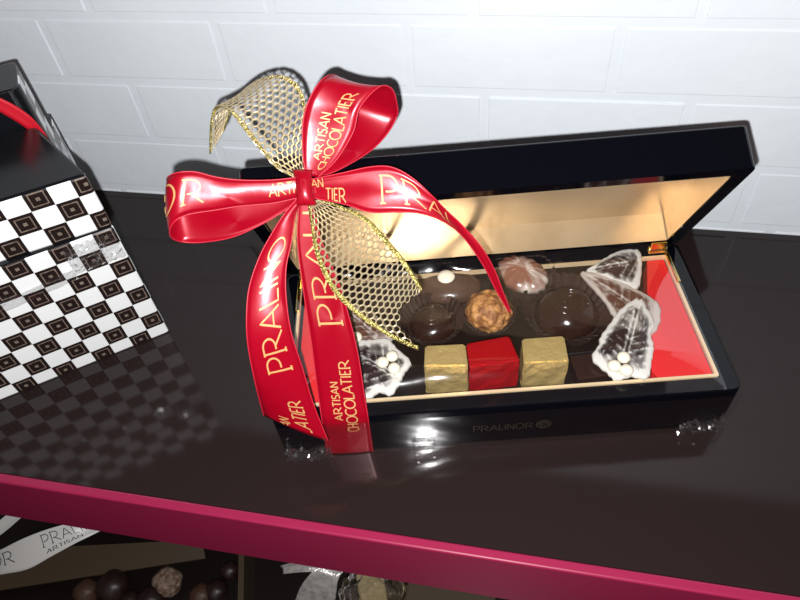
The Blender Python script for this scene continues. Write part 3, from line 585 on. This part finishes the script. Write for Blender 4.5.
# ================================================================= GOLD NET RIBBON
net = thing('net_ribbon', KN, 'gold honeycomb net ribbon with braided edges tied into the red bow', 'ribbon')
def net_part(nm, label, cells=8, pitch=0.0034, notch=0.0):
    st = Strip(RIB[nm], 8, 0.0010); ST[nm] = st
    rows = int(st.len / (pitch * 0.87)); v, f = [], []
    ds = st.len / rows
    for i in range(rows):
        for j in range(cells + 1):
            cs = (i + 0.5) * ds; ct = (j + (0.5 if i % 2 else 0.0)) / cells
            if ct > 1.0 or cs > st.len - notch * (1 - (2 * ct - 1) ** 2): continue
            ring = []
            for sc in (1.0, 0.77):
                for k in range(6):
                    a = math.radians(60 * k); ss = cs + math.cos(a) * ds * 0.667 * sc; tt = ct + math.sin(a) / cells * 0.577 * sc
                    p, n_ = st.at(ss, min(1, max(0, tt))); ring.append(p + n_ * (0.0002 if sc == 1.0 else -0.0001))
            b = len(v); v += ring
            for k in range(6): f.append((b + k, b + (k + 1) % 6, b + 6 + (k + 1) % 6, b + 6 + k))
    o = mk('net', v, f, 'net', net, smooth=False, origin=KN); o['label'] = label; solid(o, 0.00035)
    for t0, t1 in ((0.0, 0.06), (0.94, 1.0)):
        vv, ff = [], []; m = int(st.len / 0.0006)
        for i in range(m + 1):
            s_ = st.len * i / m
            for k in range(5):
                p, n_ = st.at(s_, t0 + (t1 - t0) * k / 4); vv.append(p + n_ * (0.00045 * math.sin(math.pi * k / 4) * (1 + 0.8 * (i % 3 - 1)) + 0.0002))
        for i in range(m):
            for k in range(4): a = i * 5 + k; ff.append((a, a + 1, a + 6, a + 5))
        e_ = mk('braid_edge', vv, ff, 'braid', o, smooth=False, origin=KN); solid(e_, 0.0007)
net_part('net_up', 'upper tail of gold net curling over', 8)
net_part('net_down', 'lower tail of gold net hanging over the chocolates', 9, 0.0031, 0.013)

# ================================================================= CHECKERED BOXES AT THE LEFT
CE = V((math.cos(BYAW), math.sin(BYAW), 0)); CN = V((-math.sin(BYAW), math.cos(BYAW), 0)); BR = V(BOXR)
def check_solid(name, parent, e0, e1, b0, b1, z0, z1, mat, skew=0.0, r=0.003, top=None, top_mat='black_board', front_black=False, bulge=0.0):
    """upright box in the row direction; UVs in metres run round its sides"""
    o = rrect(e0, e1, b0, b1, r, 4); n = len(o); zs = [z0, z0 + 0.0012, z1 - 0.0015, z1]
    ins = [0.0008, 0, 0, 0.0010]
    ce, cbk = (e0 + e1) / 2, (b0 + b1) / 2
    v, f = [], []
    for z, i_ in zip(zs, ins):
        for (x, y) in o:
            x2 = x - (skew * (y - b0) / (b1 - b0) if x > ce else 0); x2 += -i_ if x > ce else i_; y2 = y + (-i_ if y > cbk else i_)
            v.append(BR + CE * x2 + CN * y2 + V((0, 0, z)))
    for j in range(3):
        for k in range(n): f.append((j * n + k, j * n + (k + 1) % n, (j + 1) * n + (k + 1) % n, (j + 1) * n + k))
    f.append(tuple(range(n))); f.append(tuple(range(3 * n, 4 * n)))
    base_o = BR + CE * ce + CN * cbk + V((0, 0, z0))
    ob = mk(name, v, f, mat, parent, smooth=False, origin=base_o)
    me = ob.data; uvl = me.uv_layers.new(name='UVMap')
    for p in me.polygons:
        nn = p.normal
        for li in p.loop_indices:
            co = me.vertices[me.loops[li].vertex_index].co + base_o - BR; a, b = co.dot(CE), co.dot(CN)
            if abs(nn.z) > 0.8: uvl.data[li].uv = (a, b)
            elif abs(nn.dot(CE)) > abs(nn.dot(CN)) * 1.2: uvl.data[li].uv = (e1 + b - b0, co.z)
            else: uvl.data[li].uv = (a, co.z)
    return ob, base_o
def check_box(label, e0, e1, b0, b1, z0, z1, mat, yaw=None, **kw):
    global CE, CN
    ya = BYAW if yaw is None else yaw; CE = V((math.cos(ya), math.sin(ya), 0)); CN = V((-math.sin(ya), math.cos(ya), 0))
    bo = BR + CE * ((e0 + e1) / 2) + CN * ((b0 + b1) / 2) + V((0, 0, z0))
    t = thing('gift_box', bo, label, 'box', 'chequered gift boxes')
    check_solid('carton', t, e0, e1, b0, b1, z0, z1 - 0.0008, mat, **kw)
    # black top panel with turned-over edge
    r = 0.003; sk = kw.get('skew', 0.0); ce = (e0 + e1) / 2
    o = rrect(e0 + 0.0004, e1 - 0.0004, b0 + 0.0004, b1 - 0.0004, r, 4); n = len(o); v = []
    for z, i_ in ((z1 - 0.0012, 0.0), (z1 - 0.0004, 0.0), (z1, 0.0012)):
        for x, y in o:
            x2 = x - (sk * (y - b0) / (b1 - b0) if x > ce else 0) + (-i_ if x > ce else i_); y2 = y + (i_ if y < (b0 + b1) / 2 else -i_)
            v.append(BR + CE * x2 + CN * y2 + V((0, 0, z)))
    f = [(j * n + k, j * n + (k + 1) % n, (j + 1) * n + (k + 1) % n, (j + 1) * n + k) for j in range(2) for k in range(n)] + [tuple(range(n)), tuple(range(2 * n, 3 * n))]
    mk('top_panel', v, f, 'black_board', t, smooth=False, origin=bo)['label'] = 'glossy black top'
    return t, bo
low, lo = check_box('large black and white chequered gift box standing on the shelf, bottom of its stack', -0.20, 0.0028, 0.0, 0.066, 0.0, 0.1015, 'checker_low', yaw=math.radians(37.5), skew=0.022)
def low_film(name, e0, e1, z0, z1, ne, nz, amp, slope=0.0):
    v = [BR + CE * (e0 + (e1 - e0) * i / ne) + CN * (-0.0006 - amp * hashn(i, j, ne)) + V((0, 0, z0 + (z1 - z0) * j / nz + slope * (e0 + (e1 - e0) * i / ne - e1))) for j in range(nz + 1) for i in range(ne + 1)]
    f = [(j * (ne + 1) + i, j * (ne + 1) + i + 1, (j + 1) * (ne + 1) + i + 1, (j + 1) * (ne + 1) + i) for j in range(nz) for i in range(ne)]
    mk(name, v, f, 'crinkle', low, smooth=False, origin=lo)['label'] = 'clear film wrinkle'
low_film('film_fold', -0.030, 0.001, 0.078, 0.0985, 18, 12, 0.0024)
low_film('film_fold', -0.110, -0.030, 0.074, 0.082, 30, 4, 0.0012, 0.10)
upb, uo = check_box('flat chequered gift box with black top, resting on the larger one', -0.20, 0.0030, -0.0006, 0.067, 0.1017, 0.1400, 'checker_up', skew=0.0235)
def back_box(label, e0, e1, b0, b1, z1):
    t, bo = check_box(label, e0, e1, b0, b1, 0.0, z1, 'checker_low', r=0.006)
    v, f = [], []
    run = [(e0 + 0.004, b0 - 0.0006), (e1 - 0.012, b0 - 0.0006)] + [(e1 - 0.006 + 0.0063 * math.sin(math.radians(a_)), b0 + 0.0060 - 0.0066 * math.cos(math.radians(a_))) for a_ in range(0, 91, 10)]
    N = len(run) - 1
    for x, y in run:
        for z in (0.002, z1 - 0.0004): v.append(BR + CE * x + CN * y + V((0, 0, z)))
    for k in range(N): f.append((2 * k, 2 * k + 2, 2 * k + 3, 2 * k + 1))
    o = mk('front_panel', v, f, 'black_board', t, smooth=False, origin=bo); solid(o, 0.0006); o['label'] = 'glossy black front'
    return t
back_box('tall black fronted chequered box behind the flat box, nearest the left edge', -0.16, -0.0185, 0.0705, 0.108, 0.1635)
back_box('lower black fronted chequered box farthest back against the wall', -0.14, -0.0225, 0.114, 0.154, 0.1015)
st = Strip(RIB['lidrib'], 6, 0.0003); v, f = st.mesh(4); oo = V(RIB['lidrib'][2][0])
o = solid(mk('gift_ribbon', v, f, 'card_red', origin=oo), 0.0004); o.location = oo; tag(o, 'narrow red ribbon lying across the black top of the flat box', 'ribbon')

# ================================================================= CLEAR FILM
cw = thing('film_wrap', L2W((W / 2, 0, 0)), 'clear crinkled film stretched over the open box of chocolates', 'wrapping', rz=PSI)
ox = W / 2
def filmgrid(name, nx, ny, fn, mat, parent=cw, smooth=True):
    v = [fn(i / nx, j / ny) for j in range(ny + 1) for i in range(nx + 1)]
    f = [(j * (nx + 1) + i, j * (nx + 1) + i + 1, (j + 1) * (nx + 1) + i + 1, (j + 1) * (nx + 1) + i) for j in range(ny) for i in range(nx)]
    return mk(name, v, f, mat, parent, smooth=smooth)
def wob(x, y, k=1.0): return 0.0004 * k * (math.sin(x * 190 + 3 * math.sin(y * 60)) + math.sin(y * 230 + x * 90))
def crumple(x, y, k): return k * (hashn(round(x * 4000), round(y * 4000)) - 0.3)
def patch(name, x0, x1, z0, z1, nx, nz, amp):
    filmgrid(name, nx, nz, lambda a, b: (x0 + (x1 - x0) * a - ox, -0.0022 - amp * hashn(round(a * nx), round(b * nz), x0 * 77), z0 + (z1 - z0) * b), 'crinkle', smooth=False)
def drape(a, b):
    """back edge -> over the sweets -> soft fold above the front row -> front rim"""
    x = 0.0090 + (W - 0.018) * a; y = D - 0.013 - b * (D - 0.0125); ends = min(1.0, min(x - 0.009, W - 0.009 - x) / 0.055); ends = math.sin(math.pi / 2 * max(0, ends))
    yf = 0.0195 + 0.001 * math.sin(x * 37); top = HB + 0.0030 + (0.0150 + 0.0006 * math.sin(x * 83)) * ends
    if y < yf: z = HB + 0.0022 + (top - HB - 0.0022) * math.sin(math.pi / 2 * max(0.0, y) / yf) ** 0.9
    else: z = top - (top - HB - 0.003) * ((y - yf) / (D - yf)) ** 1.3
    z += 0.0007 * ends * (0.6 + 0.4 * math.sin(x * 61 + 1.2)) * math.exp(-((y - yf) / 0.0014) ** 2) + wob(x, y, 0.5) * ends
    return (x - ox, y, z)
filmgrid('top_sheet', 110, 90, drape, 'film')
filmgrid('front_sheet', 110, 24, lambda a, b: (0.0005 + (W - 0.001) * a - ox, -0.0022 - 0.00008 * (1 + math.sin(a * 39 + b * 11)), 0.0006 + (HB - 0.003) * b), 'film')
patch('crumpled_fold', 0.002, 0.030, 0.0006, 0.014, 22, 10, 0.0030)
patch('crumpled_fold', 0.077, 0.091, 0.0010, 0.0150, 16, 14, 0.0006)
patch('crumpled_fold', 0.232, 0.2585, 0.0006, 0.015, 20, 11, 0.0032)
filmgrid('back_sheet', 110, 10, lambda a, b: (0.0100 + (W - 0.020) * a - ox, D - 0.0130 + 0.0065 * b + 0.0005 * math.sin(a * 47 + 2 * b), HB + 0.0030 + 0.0068 * b ** 1.4 + 0.0006 * math.sin(a * 71) * b), 'film')

# ================================================================= LOWER SHELF GOODS
lb0, lb1 = V(LB[0]), V(LB[1]); d = (lb1 - lb0).normalized(); nrm = V((-d.y, d.x, 0))
tc = thing('sweet_tray', (lb0 + lb1) / 2 + V((0, 0, -0.0148)), 'brown card tray of loose chocolates on the lower shelf', 'tray'); TO = tc.location.copy()
v = [p + V((0, 0, q_)) for q_ in (0.0, 0.0025) for p in (lb0, lb1, lb1 - d * 0.004 + nrm * 0.020 + V((0, 0, 0.006)), lb0 + nrm * 0.046 + V((0, 0, 0.012)))]
_, bf = boxv(0, 1, 0, 1, 0, 1); mk('back_board', v, bf, 'kraft', tc, smooth=False, origin=TO)
dv0, dv1 = V(DIV[0]), V(DIV[1]); dd = (dv1 - dv0).normalized(); dn = V((-dd.y, dd.x, 0)) 
v = [V((p.x, p.y, z)) for z in (-0.3995, -0.352) for p in (dv0 + dd * -0.01 - dn * 0.003, dv1 + dd * 0.05 - dn * 0.003, dv1 + dd * 0.05 + dn * 0.003, dv0 + dd * -0.01 + dn * 0.003)]
mk('divider', v, bf, 'kraft', tc, smooth=False, origin=TO)['label'] = 'upright card divider'
v = [lb0 - nrm * 0.12, lb1 + d * 0.03 - nrm * 0.12, lb1 + d * 0.03 + nrm * 0.003, lb0 + nrm * 0.003]
v = [V((p.x, p.y, z)) for z in (-0.3998, -0.397) for p in v]; mk('tray_floor', v, bf, 'tray', tc, smooth=False, origin=TO)
kinds = [('nut', 'pale nut dusted truffle, brightest in the lower tray'), ('cocoa', 'orange brown truffle left of the pale one in the lower tray'), ('bitter', 'large dark round chocolate between the two dusted ones'), ('bitter', 'small dark chocolate beside the upright card divider'), ('cocoa', 'brown truffle below the small dark one near the divider'), ('bitter', 'dark chocolate just below the pale nut truffle'), ('bitter', 'dark chocolate at the bottom edge left of the pale truffle'), ('bitter', 'dark chocolate at the bottom edge close to the divider'), ('cocoa', 'small greyish chocolate tucked against the brown board')]
for (m_, lab), a in zip(kinds, LT):
    r = a[3]; z = -0.397
    v, f = lathe([(r * 0.45, 0.0)] + [(r * math.cos(b), r * 0.9 + r * 0.9 * math.sin(b)) for b in [math.radians(-60 + 15 * k) for k in range(10)]] + [(r * 0.05, r * 1.8)], 28, fn=lambda rr, zz, an, j: rr * (1 + 0.06 * math.sin(4 * an + j) + 0.04 * math.sin(9 * an - 2 * j)))
    o = mk('loose_truffle', v, f, m_); o.location = (a[0], a[1], z); tag(o, lab, 'chocolate', 'loose chocolates in the lower tray')
for nm, lab, mat in (('white', 'white satin ribbon with black lettering crossing the lower tray', 'white_satin'), ('grey', 'grey end of satin ribbon at the far left under the shelf edge', 'white_satin')):
    st = Strip(RIB[nm], 8, 0.002); ST[nm] = st; oo = V(RIB[nm][0][1]); v, f = st.mesh(8)
    o = solid(mk('satin_ribbon', v, f, mat, origin=oo), 0.0004); tag(o, lab, 'ribbon'); ST[nm + '_o'] = o
oo = V(RIB['white'][0][1]); st = ST['white']
for tx, a, b, c, d_, w_ in (('OR', 0.046, 0.078, 0.66, 0.18, 0.07), ('PRALINOR', 0.1120, 0.1870, 0.58, 0.14, 0.07), ('ARTISAN', 0.1150, 0.1500, 0.84, 0.70, 0.13)):
    fn = on_strip(st, lambda x, y, tot: a + (b - a) * x / tot, lambda x, y, tot: c + (d_ - c) * y)
    v, f = letter_mesh(tx, fn, w_); mk('lettering', v, f, 'print_black', ST['white_o'], smooth=False, origin=oo)

oo = V(RIB['silver'][0][0]); sr = thing('silver_ribbon', oo, 'silver grey ribbon hanging below the shelf edge', 'ribbon')
for nm in ('silver', 'silver2'):
    st = Strip(RIB[nm], 6, 0.002); v, f = st.mesh(8); solid(mk('tail', v, f, 'silver', sr, origin=oo), 0.0004)
# film wrapped pale gold parcels
for k, (p, lab) in enumerate(zip((PAR[1], PAR[4]), ('pale gold parcel in clear film beside the silver ribbon', 'dull gold box under the shelf edge, right of the film parcel'))):
    p = V(p); w_ = (0.014, 0.045)[k]; t = thing('wrapped_parcel', (p.x, p.y, -0.3998), lab, 'parcel')
    v, f = boxv(-w_, w_, -0.02, 0.02, 0, 0.06); bev(mk('parcel', v, f, 'cream' if k == 0 else 'kraft', t, smooth=False), 0.002); t.rotation_euler = (0, 0, 0.4 * (1 - k))
    if k == 0:
        bm = bmesh.new(); bmesh.ops.create_icosphere(bm, subdivisions=4, radius=1.0)
        for v_ in bm.verts:
            h_ = hashn(v_.index * 1.3, 2.0); v_.co = V((v_.co.x * 0.036, v_.co.y * 0.034, v_.co.z * 0.040 + 0.0425)) * (0.94 + 0.08 * h_)
        me = bpy.data.meshes.new('clear_film'); bm.to_mesh(me); bm.free(); me.materials.append(M['parcel_film'])
        o = bpy.data.objects.new('clear_film', me); COL.objects.link(o); o.parent = t

# ================================================================= CAMERA AND LIGHT
cam = bpy.data.cameras.new('camera'); co = bpy.data.objects.new('camera', cam); COL.objects.link(co)
R_ = CAM['R']; mtx = Matrix(((R_[0][0], R_[1][0], R_[2][0], CAM['loc'][0]), (R_[0][1], R_[1][1], R_[2][1], CAM['loc'][1]), (R_[0][2], R_[1][2], R_[2][2], CAM['loc'][2]), (0, 0, 0, 1)))
co.matrix_world = mtx; cam.sensor_width = 36; cam.lens = CAM['lens']; cam.clip_start = 0.01
bpy.context.scene.camera = co
li = bpy.data.lights.new('camera_flash', 'POINT'); li.energy = 13.2; li.shadow_soft_size = 0.0025; li.color = (1.0, 0.985, 0.985)
lo_ = bpy.data.objects.new('camera_flash', li); COL.objects.link(lo_); lo_.location = FLASH
w = bpy.data.worlds.new('world'); bpy.context.scene.world = w; w.use_nodes = True
bg = w.node_tree.nodes['Background']; bg.inputs['Color'].default_value = (1.0, 0.78, 0.76, 1); bg.inputs['Strength'].default_value = 0.095
vs = bpy.context.scene.view_settings; vs.view_transform = 'Standard'; vs.look = 'None'; vs.gamma = 1; vs.exposure = 0.0; vs.use_curve_mapping = False
